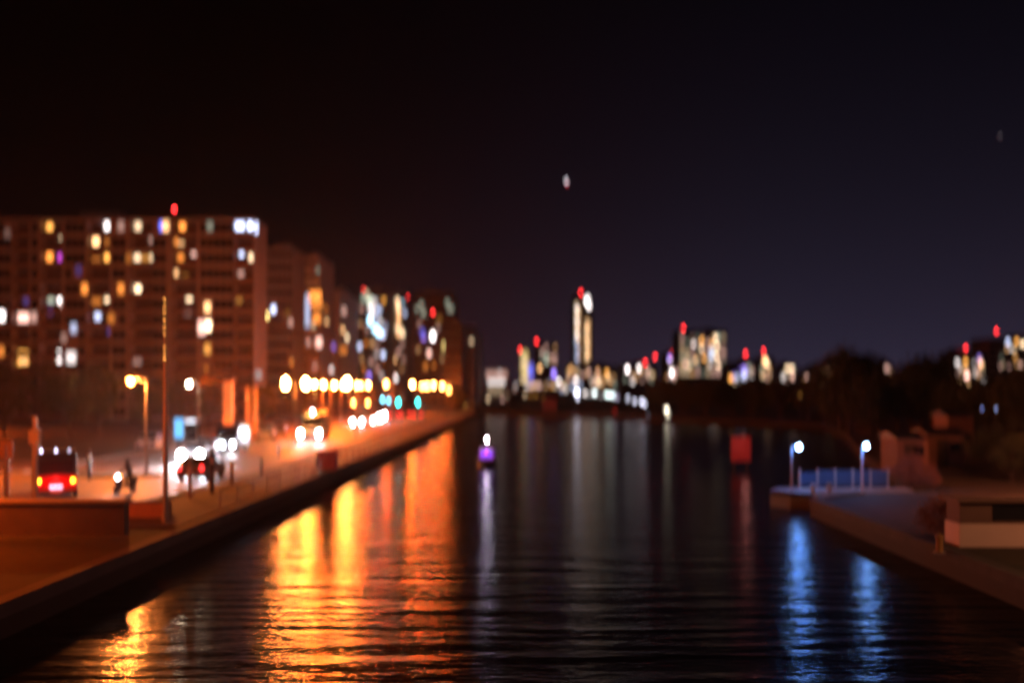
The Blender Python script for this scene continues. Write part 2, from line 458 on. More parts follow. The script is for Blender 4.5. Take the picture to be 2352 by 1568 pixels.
building('slim block with one bright vertical chain of cream windows and a faint red lamp', 'apartment building', 'apartment_building',
  897, 933, 676, 376, 24, PANEL,
  cv2([(1450,680,'c',2.5),(1455,720,'h',2.5),(1460,760,'c',2.5),(1462,800,'h',2.2),(1465,850,'h',2.5),(1460,905,'h',2),(1450,950,'c',2.2),(1462,1000,'h',2.5),(1502,1000,'c',2.8),(1490,960,'c',1.6),
       (1500,700,'y',.8),(1522,800,'b',1.4),(1385,1180,'w',5),(1420,1245,'h',3.2),(1400,1300,'c',2.4),(1395,1350,'h',1.6),
       (1462,1170,'p',.9),(1385,1380,'h',1.2),(1432,1420,'w',4),(1500,1100,'p',.6),(1510,1240,'p',.5),(1495,1330,'h',.4)]),
  cols=4, floors=12, win=(1.3,1.5), redlamps=[(932,680)])
building('dark block nearer the river with a bright yellow window and a red lamp', 'apartment building', 'apartment_building',
  950, 1040, 672, 330, 38, PANEL,
  cv2([(1790,1020,'w',6,1.4,2.4),(1920,1120,'l',2.2,2.4,3),(1755,1185,'p',3),(1720,1310,'o',1.0),(1680,720,'g',.5),(1700,800,'g',.6),(1690,980,'k',1.0,1.6,1.4),(1702,1035,'v',1.2,1.6,1.4),
       (1930,700,'g',.5),(1640,760,'g',.4),(1960,760,'g',.35,2,2),(1850,860,'a',.2,2,2),(1660,900,'p',.4),(1840,940,'p',.4),(1880,1240,'h',.4),(1650,1150,'h',.5),(1930,1290,'o',.5),(1800,1300,'o',.5)]), cols=10, floors=11, win=(1.3,1.5),
  redlamps=[(1033,680)])
building('narrow brown block right of the yellow window with one red lamp above', 'apartment building', 'apartment_building',
  1020, 1060, 742, 296, 12, PANEL, cv2([(1945,1500,'a',1.5,1,1)]), cols=5, floors=8, win=(1.2,1.4), redlamps=[(993,716)])
building('last narrow block of the left bank, bluish grey with two cream windows', 'apartment building', 'apartment_building',
  1066, 1086, 752, 330, 90, PALE, cv2([(2160,1070,'c',1.0)]), cols=3, floors=8, win=(1.2,1.4))
building('slim dark tower behind the last left block with three cream windows one above another', 'apartment building', 'apartment_building',
  1088, 1106, 770, 440, 14, SKYW, [(1097,824,'c',3,1.6,2.6),(1097,848,'c',3.2,1.6,2.6),(1095,838,'c',1.6,1.6,1.6)], cols=3, floors=10, win=(1.4,1.6))
building('low hall with a brightly lit pinkish white top floor above the end of the quay', 'hall', 'hall',
  1112, 1170, 850, 420, 20, PALE,
  [(1120+k*8.2, 860, 'p', .9, 1.3, 2.4) for k in range(6)] + [(1124+k*8, 877, 'w', 1.8, 1.4, 1.6) for k in range(5)] + [(1148,856,'w',1.2,1,2)] +
  [(1125+k*9, 897, 'c', .5, 1.2, 3) for k in range(4)], cols=0, floors=3, roofbox=False)

# skyline
def grid(p0, p1, y0, y1, nx, ny, cks, s0, s1, seed, drop=0.3, w=None, h=None):
    rnd = random.Random(seed); out = []
    for i in range(nx):
        for j in range(ny):
            if rnd.random() < drop: continue
            e = (p0+(i+.5)*(p1-p0)/nx, y0+(j+.5)*(y1-y0)/ny, rnd.choice(cks), round(rnd.uniform(s0, s1), 1))
            out.append(e + ((w, h) if w else ()))
    return out
G = 'distant buildings along the skyline'
def sky(label, name, cat, a, b, top, Y, depth, lits, red=(), cols=4, floors=8, wall=None, **k):
    if Y < 600:
        rn = random.Random(int(a*7))
        for q in range(int((b-a)/6.5)):
            lits = lits + [(rn.uniform(a+4, b-4), rn.uniform(top+8, 884), rn.choice('hpchpaw'), round(rn.uniform(.5, 2.2), 1), Y*.0026, Y*.0034)]
    building(label, cat, name, a, b, top, Y, depth, wall or SKYW, lits, cols=cols, floors=floors, redlamps=red, group=G,
             win=(Y*.0032, Y*.0036), **k)
sky('slim pale yellow tower left of the tall twin columned tower, topped by a red lamp', 'office_tower', 'tower', 1195, 1213, 806, 600, 14,
    grid(1197, 1212, 808, 890, 2, 13, 'lc', .8, 1.4, 1, .05, 2.6, 2.6) + [(1218,850,'k',1.5,3,6)], [(1195,803)], floors=12, cols=2)
sky('blue lit narrow block touching the slim pale yellow tower', 'office_building', 'building', 1213, 1224, 832, 605, 12,
    grid(1214, 1223, 835, 885, 2, 6, 'kv', .5, 1.2, 2, .2, 2.4, 2.4), cols=2)
sky('dim brownish block with three faint window columns and red lamps, left of the tall tower', 'office_building', 'building', 1228, 1282, 790, 640, 18,
    grid(1240, 1280, 792, 835, 4, 4, 'hpg', .4, 1.3, 3, .25) + [(1240,845,'h',4.5),(1272,858,'v',5,2.4,3),(1243,888,'w',3.5),(1283,878,'w',9),(1276,890,'w',3),(1262,880,'b',1.5)],
    [(1233,783),(1236,812)], floors=10, cols=6)
sky('tallest tower of the skyline with two bright columns of windows and a white lit crown', 'skyscraper', 'skyscraper', 1315, 1362, 680, 900, 24,
    [(1325+((j*7) % 3-1)*1.6, 700+j*9.4, 'cwc'[j % 3] if j < 9 else 'b', (2.4 if j % 3 else 1.0) if j < 9 else (1.2 if j % 2 else .4), 2.6, 3.0) for j in range(15)] +
    [(1331, 704+j*9.4, 'h', .5, 2.6, 2.4) for j in range(14)] +
    [(1348+((j*5) % 3-1)*1.2, 736+j*7.6, 'hc'[j % 2], (.8, 1.8, 2.2, 1.2)[(j*3) % 4], 2.6, 2.6) for j in range(13)] +
    [(1353, 738+j*7.6, 'h', .7, 2.4, 2.2) for j in range(12)] +
    [(1348,692,'w',5,3.4,4.4),(1353,702,'w',4,3.2,4),(1350,684,'w',2,4,3)], [(1335,671)], floors=22, cols=3)
sky('low block in front of the tallest tower with amber and cream windows', 'office_building', 'building', 1300, 1345, 840, 560, 16,
    [(1323,874,'w',6),(1311,850,'h',1.2),(1312,838,'h',1.2),(1320,852,'h',1.6),(1306,868,'p',1.0),(1340,860,'p',.8),(1333,884,'b',1.4),(1314,888,'b',1.6)], floors=8, cols=6)
sky('low amber windowed block right of the tallest tower', 'office_building', 'building', 1345, 1420, 842, 560, 16,
    [(1349,857,'h',1.2),(1373,853,'a',2.2),(1394,856,'a',4),(1397,868,'h',2),(1375,879,'c',4),(1385,884,'h',1),(1402,878,'h',1.2),(1410,866,'h',.8),(1362,872,'p',.7),(1388,870,'h',1),(1412,884,'g',.6)], floors=8, cols=8)
sky('dim low block under two white lights and two red lamps, midway along the skyline', 'office_building', 'building', 1428, 1512, 838, 520, 15,
    [(1441,848,'w',9,1.6,2.2),(1468,846,'w',6,1.6,2.2),(1455,862,'h',.8),(1488,864,'p',.6),(1500,862,'a',.5),(1475,872,'p',.5),(1436,870,'g',.4),(1496,874,'g',.4)],
    [(1484,832),(1507,819)], floors=7, cols=9)
sky('small block with violet white windows left of the wide bright block', 'office_building', 'building', 1526, 1558, 812, 540, 15,
    [(1538,823,'v',4),(1539,828,'w',3),(1543,856,'w',7,1.6,3),(1549,866,'p',3),(1553,853,'p',1.6),(1535,866,'p',.8)], [(1545,811)], floors=8, cols=4)
sky('wide bright block full of beige lit windows with red lamps on its left roof corner', 'office_building', 'building', 1558, 1670, 760, 700, 26,
    grid(1561, 1668, 768, 862, 9, 8, 'hcpgp', .2, 1.1, 5, .22, 2.6, 2.6) +
    [(1593,790,'w',2.6),(1612,782,'a',4),(1611,800,'c',3),(1616,822,'a',4),(1644,776,'c',6),(1648,795,'c',5),(1646,818,'c',6),(1650,840,'c',5),(1575,836,'p',2.4),(1583,840,'c',2.4),(1597,826,'h',3),(1634,790,'a',2.5),(1634,812,'b',2,3,7),(1630,836,'w',1.5)],
    [(1573,752),(1578,762)], floors=12, cols=0)
sky('low dark block with a tall violet white window, right of the wide bright block', 'office_building', 'building', 1672, 1740, 832, 480, 14,
    [(1678,868,'a',5,1.3,2),(1710,852,'v',2.0,2.6,4),(1710,861,'b',2.6,2.6,3.6),(1692,866,'b',2.2),(1686,862,'v',1.0),(1720,842,'g',.7),(1730,852,'p',.4),(1700,850,'v',.6)], [(1716,812)], floors=7, cols=7)
sky('squat block with an orange lit top window right of the violet window', 'office_building', 'building', 1744, 1780, 822, 500, 14,
    [(1757,828,'h',6,2,2.6),(1762,836,'c',3.5,2,2),(1752,862,'c',2),(1762,868,'p',2.4),(1773,860,'b',1.3),(1750,846,'g',.6),(1770,846,'h',.5)], [(1757,806)], floors=7, cols=4)
sky('low block with a pair of cream windows, second block left of the tall dark tree', 'office_building', 'building', 1788, 1834, 838, 470, 13,
    [(1799,866,'w',3),(1808,846,'c',4),(1819,846,'c',5),(1822,864,'p',4,1.6,2),(1824,854,'h',1.2),(1812,858,'g',.6),(1828,868,'a',.5)], floors=6, cols=5)
sky('low faint pinkish block between cream windows and orange windows on the right skyline', 'office_building', 'building', 1840, 1870, 852, 450, 12,
    [(1852,866,'p',1.8),(1860,872,'a',.6)], floors=5, cols=4)
sky('low block with one bright orange window beside the tall dark tree', 'office_building', 'building', 1876, 1922, 836, 440, 12,
    [(1885,866,'a',2.6),(1905,856,'h',6.5,1.3,2.2),(1902,846,'p',.7),(1912,862,'o',.7),(1893,850,'h',.5),(1890,872,'b',.7)], floors=6, cols=5)
sky('faint small block showing between the tall dark trees with one pink window', 'office_building', 'building', 2018, 2052, 834, 420, 12,
    [(2035,846,'p',1.4)], floors=5, cols=4)
sky('block with four orange and white windows and a red lamp at the right', 'office_building', 'building', 2190, 2266, 808, 400, 14,
    [(2199,832,'w',3.2),(2218,830,'a',4),(2221,862,'p',5,1.6,2),(2219,848,'h',2),(2251,830,'p',3.5),(2254,838,'h',4),(2249,822,'v',1.6),(2200,856,'p',.4),(2236,856,'h',.3)], [(2226,799)], floors=8, cols=8)
sky('highest block at the right edge of the view with lit top windows and red lamp', 'office_building', 'building', 2272, 2420, 778, 400, 16,
    [(2315,785,'b',4),(2335,784,'a',3.5),(2350,790,'c',5),(2332,820,'a',1.2),(2318,842,'p',.5),(2300,820,'g',.2),(2345,840,'h',.4)], [(2298,759)], floors=9, cols=16)
# far plain blocks that close the gaps of the horizon
sky('long low unlit roofline behind the river end, below the pale yellow tower', 'warehouse', 'warehouse', 1172, 1300, 880, 520, 20,
    [(1182,892,'p',.5),(1290,893,'b',1.2),(1300,894,'w',1.5)], floors=2, cols=10, roofbox=False)

# rooftop light panel
r = thing('light_panel', 'orange glowing dotted light panel on the roof edge of the grey tower', 'light panel', (wx(724, 258), 258, wz(694, 258)))
fr = MB(); fr.box(-1.8, 1.8, 0, .15, 0, .12).box(-1.8, 1.8, 0, .15, 2.75, 2.87).box(-1.8, -1.7, 0, .15, .12, 2.75).box(1.7, 1.8, 0, .15, .12, 2.75)
fr.tube((-1.2, .1, -1.0), (-1.2, .1, 0), .08).tube((1.2, .1, -1.0), (1.2, .1, 0), .08)
fr.build('frame', DMETAL, r)
for j in range(4):
    q = MB()
    for i in range(7): q.box(-1.55+i*.46, -1.25+i*.46, -.03, .02, .25+j*.64, .60+j*.64)
    q.build('light_row', emat(ORNG, 5), r)
r.location.z = wz(692, 258)

# ------------------------------------------------------------------ street lamps
LG = 'street lamps along the left bank road'
def street_lamp(label, px, py, Y, col, watts, rad=.22, arm=1.0, cat='street lamp', group=LG, post=METAL, side=-1, glow=None):
    x = wx(px, Y); top = wz(py, Y) - GZ
    r = thing('street_lamp', label, cat, (x - side*arm, Y, GZ), 0, group)
    MB().tube((0,0,0), (0,0,.9), .12, .11).build('base', post, r)
    MB().tube((0,0,.9), (0,0,top+.12), .085, .05).build('pole', post, r)
    a = MB(); 
    for k in range(4):
        t0, t1 = k/4, (k+1)/4
        a.tube((side*arm*t0,0,top+.12+.22*math.sin(t0*PI/2)), (side*arm*t1,0,top+.12+.22*math.sin(t1*PI/2)), .045, n=6)
    a.build('arm', post, r)
    MB().box(side*arm-.42, side*arm+.32, -.16, .16, top+.24, top+.42).build('lamp_head', DMETAL, r, bevel=.04)
    MB().sphere((side*arm, 0, top+.16), .15+Y*(.0022 if watts > 18000 else .0011), 10, 6, .8 if watts < 18000 else 1.3).build('lens', emat((1.0,.42,.09) if col == SOD else col, glow or min(watts*.03, 260)), r)
    lamp(r, (side*arm, 0, top-.15), col, watts, rad)
    return r
SL = [
 (300,880,64,6500,'first orange street lamp from the left, in front of the long slab'),
 (656,884,100,9000,'orange lamp just left of the brightest street lamp'),
 (702,884,108,26000,'brightest orange street lamp, standing over its glowing pole'),
 (722,885,122,6500,'orange lamp just right of the brightest street lamp'),
 (743,886,134,4500,'fainter orange lamp, second right of the brightest street lamp'),
 (768,887,146,4000,'orange lamp just left of the second brightest clump of lamps'),
 (788,886,158,5000,'left lamp of the second brightest clump'),
 (797,883,118,15000,'middle and nearest lamp of the second brightest clump'),
 (819,887,170,2600,'right lamp of the second brightest clump'),
 (829,887,182,2000,'small orange lamp right after the second brightest clump'),
 (846,887,195,2400,'last lamp before the gap over the blue green signals'),
 (887,884,152,1500,'lone orange lamp above the blue green signals'),
 (947,885,188,4000,'brightest lamp of the far right hand row near the river'),
 (970,888,216,1200,'second lamp of the far row near the river'),
 (981,888,232,1600,'third lamp of the far row near the river'),
 (996,886,206,1600,'fourth lamp of the far row near the river'),
 (1016,888,222,1500,'fifth lamp of the far row near the river'),
 (1031,897,238,700,'last and lowest orange lamp of the far row by the river end'),
]
for px, py, Y, W, lb in SL:
    W *= (2.6 if px < 800 else 1.7) if Y > 64 else 1.4
    street_lamp(lb, px, py, Y, SOD if Y > 64 else (1.0,.22,.035), W, rad=max(.22, Y*.0022), glow=min(W*.03, 400))
isl = poly('traffic_island', [(-30.5,64.2),(-27,63),(-23.6,63.2),(-22.6,64.2),(-23.6,65.2),(-27,66),(-30.5,67)], GZ+.14, mat('island_grass', (.04,.045,.02), .9, noise=.5, scale=2, bump=.03, bscale=10), .14)
tag(isl, 'dark raised traffic island under the first orange street lamp', 'traffic island')
street_lamp('white street lamp among the orange ones, in front of the dark balcony bays', 434, 885, 102, (1.0,.85,.62), 500, rad=.26, glow=70)
street_lamp('orange street lamp out of view left of the near promenade wall', -330, 893, 36, SOD, 5500, rad=.25)
street_lamp('orange street lamp out of view left beside the side road', -120, 885, 66, SOD, 7000, rad=.25)
street_lamp('orange street lamp out of view left under the end of the slab', -90, 885, 128, SOD, 15000, rad=.3)

# tall bare mast on the promenade with a chain of small emissive beads added
Y = 41.0
r = thing('mast', 'tall bare orange lit mast standing on the near promenade', 'mast', (wx(380, Y), Y, GZ))
MB().tube((0,0,0), (0,0,.5), .17, .15, 12).build('base', METAL, r)
MB().tube((0,0,.5), (0,0,wz(680, Y)-GZ), .115, .06, 12).build('pole', METAL, r)
for k, py in enumerate((688, 704, 718, 735, 752, 768, 798, 812, 824)):
    MB().sphere((0,-.13,wz(py, Y)-GZ), .022, 8, 6).build('emissive_bead', emat(AMBER, 9 if k < 8 else 14), r)
r = thing('post', 'thick orange lit post at the far left in front of the red van', 'post', (wx(80, 47), 47, GZ))
MB().tube((0,0,0), (0,0,.4), .2, .18, 12).build('base', METAL, r)
MB().tube((0,0,.4), (0,0,wz(955, 47)-GZ), .15, .11, 12).build('pole', METAL, r)
MB().box(-.25,.25,-.14,.14,3.0,3.7).build('junction_box', METAL, r, bevel=.03)
r = thing('post', 'short orange lit post at the left edge beside the side road', 'post', (wx(15, 52), 52, GZ))
MB().tube((0,0,0), (0,0,2.6), .13, .11, 12).build('pole', METAL, r)
MB().box(-.35,.35,-.06,.02,2.0,2.9).build('sign_plate', mat('dull_yellow', (.5,.3,.08), .6), r, bevel=.02)

# blue-white jetty lamps
def jetty_lamp(label, px, py, Y, pxp, W, post):
    x = wx(px, Y); xp = wx(pxp, Y); top = wz(py, Y)-GZ
    r = thing('jetty_lamp', label, 'lamp post', (xp, Y, GZ+.1), 0, 'blue white lamps on the jetty')
    MB().tube((0,0,0), (0,0,.35), .1, .09, 10).build('base', post, r)
    MB().tube((0,0,.35), (0,0,top), .055, .045, 10).build('pole', post, r)
    MB().tube((0,0,top-.03), (x-xp,0,top+.1), .03, n=8).build('arm', post, r)
    MB().lathe([(.2,0),(.17,.08),(.06,.14)], (x-xp,0,top+.1)).build('lamp_shade', DMETAL, r)
    MB().sphere((x-xp,0,top), .13, 12, 8, .8).build('lens', emat((.30,.60,1.0), 110), r)
    lamp(r, (x-xp,-.05,top-.22), (.10,.30,1.0), W, .2)
jetty_lamp('left blue white lamp on its post at the tip of the jetty', 1835, 1030, 54.0, 1818, 180, METAL)
jetty_lamp('right blue white lamp on its post over the blue panel fence', 1990, 1028, 53.3, 1980, 110, mat('white_post', (.6,.6,.62), .5))

# row of white lamps along the far shore
FG = 'white lamps along the far shore'
def shore_lamp(label, px, py, Y, col, st, size=.42, group=FG, watts=0, single=True):
    x = wx(px, Y); top = wz(py, Y)-GZ
    r = thing('shore_lamp', label, 'lamp post', (x, Y, GZ), 0, group)
    MB().tube((0,0,0), (0,0,.4), .12, .1, 8).build('base', DMETAL, r)
    MB().tube((0,0,.4), (0,0,top-size*.8), .07, .05, 8).build('pole', DMETAL, r)
    MB().lathe([(size*.9,0),(size*.7,.12),(.08,.25)], (0,0,top+size*.7), 12).build('cap', DMETAL, r)
    MB().sphere((0,0,top), size*.9, 12, 8).build('globe', emat(col, st*.14), r)
    if watts: lamp(r, (0,-size-.4,top), col, watts, .3)
    return r
W2 = (.80,.80,1.0)
for px, py, Y, col, st, sz, lb in [
 (1121,916,255,CREAM,16,.42,'cream globe lamp at the river end below the pinkish hall'),
 (1154,917,252,PINK,9,.4,'pinkish globe lamp second from the river end below the pinkish hall'),
 (1165,908,260,CREAM,5,.34,'small cream globe lamp third from the river end below the pinkish hall'),
 (1069,932,245,AMBER,8,.34,'amber globe lamp where the left bank ends'),
 (1085,928,250,ORNG,3.5,.3,'dim orange globe lamp right of where the left bank ends'),
 (1206,906,240,CREAM,8,.42,'cream globe lamp under the slim pale yellow tower'),
 (1218,907,241,AMBER,4,.4,'amber globe lamp just right of the slim pale yellow tower'),
 (1231,907,242,AMBER,4,.4,'second amber globe lamp right of the slim pale yellow tower'),
 (1248,912,243,AMBER,1.5,.4,'faint amber globe lamp left of the dim red shelter'),
 (1325,900,236,W2,80,.55,'brightest white globe lamp, directly below the tallest tower'),
 (1327,912,234,W2,30,.40,'low white globe lamp under the brightest one below the tallest tower'),
 (1344,903,232,WHITE,22,.45,'white globe lamp right of the brightest one'),
 (1356,904,230,WHITE,9,.4,'fainter white globe lamp second right of the brightest one'),
 (1366,902,228,(.85,.95,.95),40,.48,'bright white globe lamp third right of the brightest one'),
 (1380,908,226,WHITE,5,.36,'small faint globe lamp before the tight trio of white lamps'),
 (1393,906,224,(.8,.95,.9),40,.42,'left lamp of the tight trio of white lamps'),
 (1401,907,222,(.8,.95,.9),40,.42,'middle lamp of the tight trio of white lamps'),
 (1409,908,220,(.8,.9,.95),34,.42,'right lamp of the tight trio of white lamps'),
 (1418,912,218,(.7,.6,.9),10,.36,'bluish globe lamp just right of the tight trio'),
 (1442,914,214,W2,20,.38,'white globe lamp standing alone right of the tight trio'),
 (1458,921,210,W2,24,.38,'white globe lamp second from the right end of the white row'),
 (1474,922,206,W2,34,.4,'left of the two close lamps ending the white row'),
 (1481,927,203,W2,24,.38,'right of the two close lamps ending the white row'),
 (1489,953,199,(.6,.6,.8),3,.26,'faint low globe lamp just above the water after the white row'),
 (1531,940,190,(1,.88,.66),60,.36,'strong cream lamp right above the water, alone on the far shore'),
 (1534,952,189,(1,.88,.66),26,.34,'lower cream lamp hanging close beneath the strong one at the water'),
 (1838,907,158,AMBER,4,.22,'thin amber lamp among the dark trees of the far shore'),
 (1902,911,152,(1,.66,.36),36,.3,'bright orange white lamp among the dark trees, mirrored in the water'),
 (2256,938,86,(.3,.4,1.0),14,.10,'left of the two small blue lamps behind the brown huts'),
 (2288,938,86,(.4,.5,1.0),18,.10,'right of the two small blue lamps behind the brown huts'),
]:
    shore_lamp(lb, px, py, Y, col, st, sz)
shore_lamp('red navigation lamp low below the tight trio of white lamps', 1412, 944, 214, RED, 4, .34, group=None)

# dim red shelter on the far shore
r = thing('shelter', 'dim red lit shelter on the far shore left of the white lamps', 'shelter', (wx(1262, 244), 244, GZ))
MB().box(-2,2,0,2,3.3,3.5).build('roof', DMETAL, r)
MB().box(-1.8,1.8,1.7,1.8,.3,3.2).build('back_panel', emat((.8,.01,.02), .05), r)
for s in (-1.85, 1.85): MB().tube((s,.1,0),(s,.1,3.3),.06).build('post', DMETAL, r)

# ------------------------------------------------------------------ traffic
def wheel(parent, x, y, r=.32):
    w = MB().tube((x-.1,y,r), (x+.1,y,r), r, n=16).build('wheel', TYRE, parent)
    s = 1 if x > 0 else -1
    MB().tube((x+s*.1,y,r), (x+s*.115,y,r), r*.6, n=12).build('rim', METAL, w)
def vehicle(name, label, cat, loc, rz, paint, kind='car', front=0, rear=0, fcol=(.85,.9,1.0), frontlamp=0, group='vehicles on the left bank road', headz=.68, hr=.13):
    """front of the vehicle points to local -Y"""
    r = thing(name, label, cat, (loc[0], loc[1], GZ+.012), rz, group)
    if kind == 'car':
        L, Wd = 4.3, .88
        body = [(-2.15,.3),(-2.15,.62),(-2.0,.78),(-1.15,.93),(1.5,.98),(2.1,.92),(2.15,.6),(2.12,.3)]
        cab = [(-1.1,.94),(-.45,1.40),(.2,1.48),(1.1,1.42),(1.75,.97)]
        wz0, wy = .32, (-1.35, 1.35)
    elif kind == 'van':
        L, Wd = 4.9, .98
        body = [(-2.45,.35),(-2.45,.85),(-2.25,1.1),(-1.75,1.2),(2.43,1.2),(2.45,.35)]
        cab = None; wz0, wy = .34, (-1.6, 1.55)
    else:
        L, Wd = 11, 1.24
        body = [(-5.5,.32),(-5.5,1.3),(-5.35,3.0),(-5.1,3.2),(5.4,3.2),(5.5,3.0),(5.5,.32)]
        cab = None; wz0, wy = .48, (-2.9, 3.0)
    MB().prism_x(body, -Wd, Wd).build('body', paint, r, bevel=.05)
    yf, yb = -L/2, L/2
    if cab:
        MB().prism_x(cab, -Wd+.12, Wd-.12).build('roof', paint, r, bevel=.04)
        MB().prism_x([(-1.05,1.0),(-.5,1.38),(-.53,1.40),(-1.10,1.0)], -Wd+.2, Wd-.2).build('windscreen', GLASS, r)
        MB().prism_x([(1.70,1.02),(1.15,1.39),(1.19,1.41),(1.76,1.02)], -Wd+.2, Wd-.2).build('rear_window', GLASS, r)
        for s in (-1, 1):
            a = s*(Wd-.12)
            MB().prism_x([(-.85,1.02),(-.4,1.36),(1.05,1.36),(1.45,1.02)], min(a, a+s*.012), max(a, a+s*.012)).build('side_window', GLASS, r)
    elif kind == 'van':
        MB().prism_x([(-1.72,1.2),(-1.1,2.1),(-.8,2.35),(2.3,2.38),(2.42,2.1),(2.43,1.2)], -Wd+.02, Wd-.02).build('roof', darkp, r, bevel=.05)
        MB().prism_x([(-1.72,1.28),(-1.13,2.08),(-1.17,2.10),(-1.77,1.28)], -.85, .85).build('windscreen', GLASS, r)
        MB().box(-.8,.8,yb-.02,yb+.012,1.3,2.0).build('rear_window', mat('rear_glass', (.03,.01,.01), .2), r)
        for s in (-1, 1): MB().box(s*Wd-.012, s*Wd+.012, -1.2, -.3, 1.3, 1.95).build('side_window', GLASS, r)
    else:
        MB().box(-1.1,1.1,yf-.012,yf+.05,1.15,2.45).build('windscreen', emat((1,.92,.95), 5), r)
        MB().box(-.9,.9,yf-.02,yf+.1,2.68,2.98).build('destination_display', emat((.9,.85,1), 22), r)
        for s in (-1, 1):
            for k in range(6): MB().box(s*Wd-.012, s*Wd+.012, -4.9+k*1.65, -3.45+k*1.65, 1.35, 2.5).build('side_window', emat((1,.85,.7), .25), r)
    for s in (-1, 1):
        for y in wy: wheel(r, s*(Wd-.08), y, wz0)
        hx = s*(Wd-.2)
        MB().tube((hx,yf-.03,headz),(hx,yf+.04,headz), hr, n=14).build('headlight', emat(fcol, front) if front else LENS, r)
        MB().box(hx-.11,hx+.11,yb-.03,yb+.035,headz+.05,headz+.28).build('taillight', emat(RED, rear) if rear else LENS, r)
        MB().box(s*(Wd+.02), s*(Wd+.16), -1.15 if kind != 'bus' else yf+.1, -1.0 if kind != 'bus' else yf+.25, headz+.3, headz+.48).build('mirror', DMETAL, r)
    MB().box(-Wd+.08,Wd-.08,yf-.07,yf+.05,.3,.5).build('bumper', GREY, r, bevel=.02)
    MB().box(-Wd+.08,Wd-.08,yb-.05,yb+.07,.3,.5).build('bumper', GREY, r, bevel=.02)
    MB().box(-.26,.26,yb+.07,yb+.085,.36,.48).build('number_plate', mat('plate', (.7,.7,.66), .5), r)
    if frontlamp:
        for s in (-1, 1):
            lamp(r, (s*(Wd-.2), yf-.12, headz), fcol, frontlamp, .09, spot=48, aim=(.0, -1, -.07))
    return r
darkp = mat('dark_car_paint', (.03,.03,.035), .3)
redp = mat('red_paint', (.55,.02,.02), .3, noise=.1); darkp = mat('dark_car_paint', (.03,.03,.035), .3); bluep = mat('navy_paint', (.03,.04,.12), .35)
silver = mat('silver_paint', (.35,.35,.36), .35, .4); whitep = mat('white_car_paint', (.6,.6,.6), .35)
v = vehicle('van', 'red van with glowing tail lights and small marker lamps on its roof', 'van', (-24.2, 52.8), R(180-14), redp, 'van', rear=5, headz=.72)
v.rotation_euler[2] = R(180+2) - R(180)   # rear faces the camera only when its front points away
v.rotation_euler[2] = R(180) + R(25)
for k, x in enumerate((-.62, .0, .68)):
    MB().box(x-.05,x+.05,2.2,2.3,2.40,2.50).build('marker_lamp', emat((.8,.7,1.0), 9 if k else 3), v)
MB().box(-.3,.3,2.44,2.47,.55,.68).build('plate_lamp', emat((.9,.7,1.0), 2.5), v)
for s in (-1,1): MB().box(s*.79-.09,s*.79+.09,2.44,2.5,.86,1.0).build('brake_light', emat((1.0,.62,.02), 14), v)
lamp(v, (0, 3.1, .9), RED, 40, .15)
# cars: front faces the camera with rz = 0
sc = thing('motor_scooter', 'dark motor scooter with a white headlamp on the pale stretch of road', 'scooter', (wx(287,54), 54, GZ+.012), R(-20))
for y in (-.62,.62): 
    w_ = MB().tube((-.05,y,.23),(.05,y,.23),.23,n=16).build('wheel', TYRE, sc); MB().tube((-.056,y,.23),(.056,y,.23),.12,n=12).build('rim', METAL, w_)
MB().prism_x([(-.62,.35),(-.50,.95),(-.42,.97),(-.32,.34),(.05,.30),(.16,.62),(.80,.66),(.86,.50),(.45,.25),(-.30,.22)],-.16,.16).build('body', darkp, sc, bevel=.03)
MB().box(-.14,.14,.12,.78,.665,.75).build('seat', TYRE, sc, bevel=.03)
MB().tube((0,-.62,.23),(0,-.42,1.02),.03).tube((-.32,-.34,1.03),(.32,-.34,1.03),.018).build('handlebar', METAL, sc)
MB().tube((0,-.60,.86),(0,-.50,.86),.08,n=14).build('headlight', emat((.95,.85,1.0), 60), sc)
for s_ in (-1,1): MB().sphere((s_*.2,-.5,.9),.03,8,6).build('indicator', emat(AMBER, 25), sc)
lamp(sc, (0,-.68,.86), (.95,.85,1), 60, .06, spot=80, aim=(0,-1,-.3))
def skinned(name, pts, edges, m, parent):
    me = bpy.data.meshes.new(name); me.from_pydata([p[:3] for p in pts], edges, []); me.materials.append(m)
    o = bpy.data.objects.new(name, me); COL.objects.link(o); o.parent = parent
    sk = o.modifiers.new('skin', 'SKIN'); sv = me.skin_vertices[0].data
    for k, p in enumerate(pts): sv[k].radius = (p[3], p[3])
    sv[0].use_root = True
    sb = o.modifiers.new('sub', 'SUBSURF'); sb.levels = 1; sb.render_levels = 2
    return o
pe = thing('person', 'person in dark clothes and a helmet riding the scooter on the pale road', 'person', sc.location, R(-20))
pts = [(0,.38,.82,.15),(0,.34,1.05,.14),(0,.26,1.28,.16),(0,.22,1.42,.07),(0,.19,1.52,.09),(0,.17,1.62,.105),
       (-.18,.24,1.36,.07),(-.27,.04,1.14,.05),(-.26,-.28,1.06,.035),(.18,.24,1.36,.07),(.27,.04,1.14,.05),(.26,-.28,1.06,.035),
       (-.12,.30,.80,.09),(-.17,-.10,.78,.07),(-.13,-.08,.40,.05),(-.13,-.22,.34,.04),(.12,.30,.80,.09),(.17,-.10,.78,.07),(.13,-.08,.40,.05),(.13,-.22,.34,.04)]
ed = [(0,1),(1,2),(2,3),(3,4),(4,5),(2,6),(6,7),(7,8),(2,9),(9,10),(10,11),(0,12),(12,13),(13,14),(14,15),(0,16),(16,17),(17,18),(18,19)]
skinned('body', pts, ed, mat('dark_jacket', (.04,.04,.05), .8), pe)
MB().sphere((0,.17,1.63),.145,14,9).build('helmet', mat('helmet_shell', (.08,.08,.09), .25), pe, smooth=True)
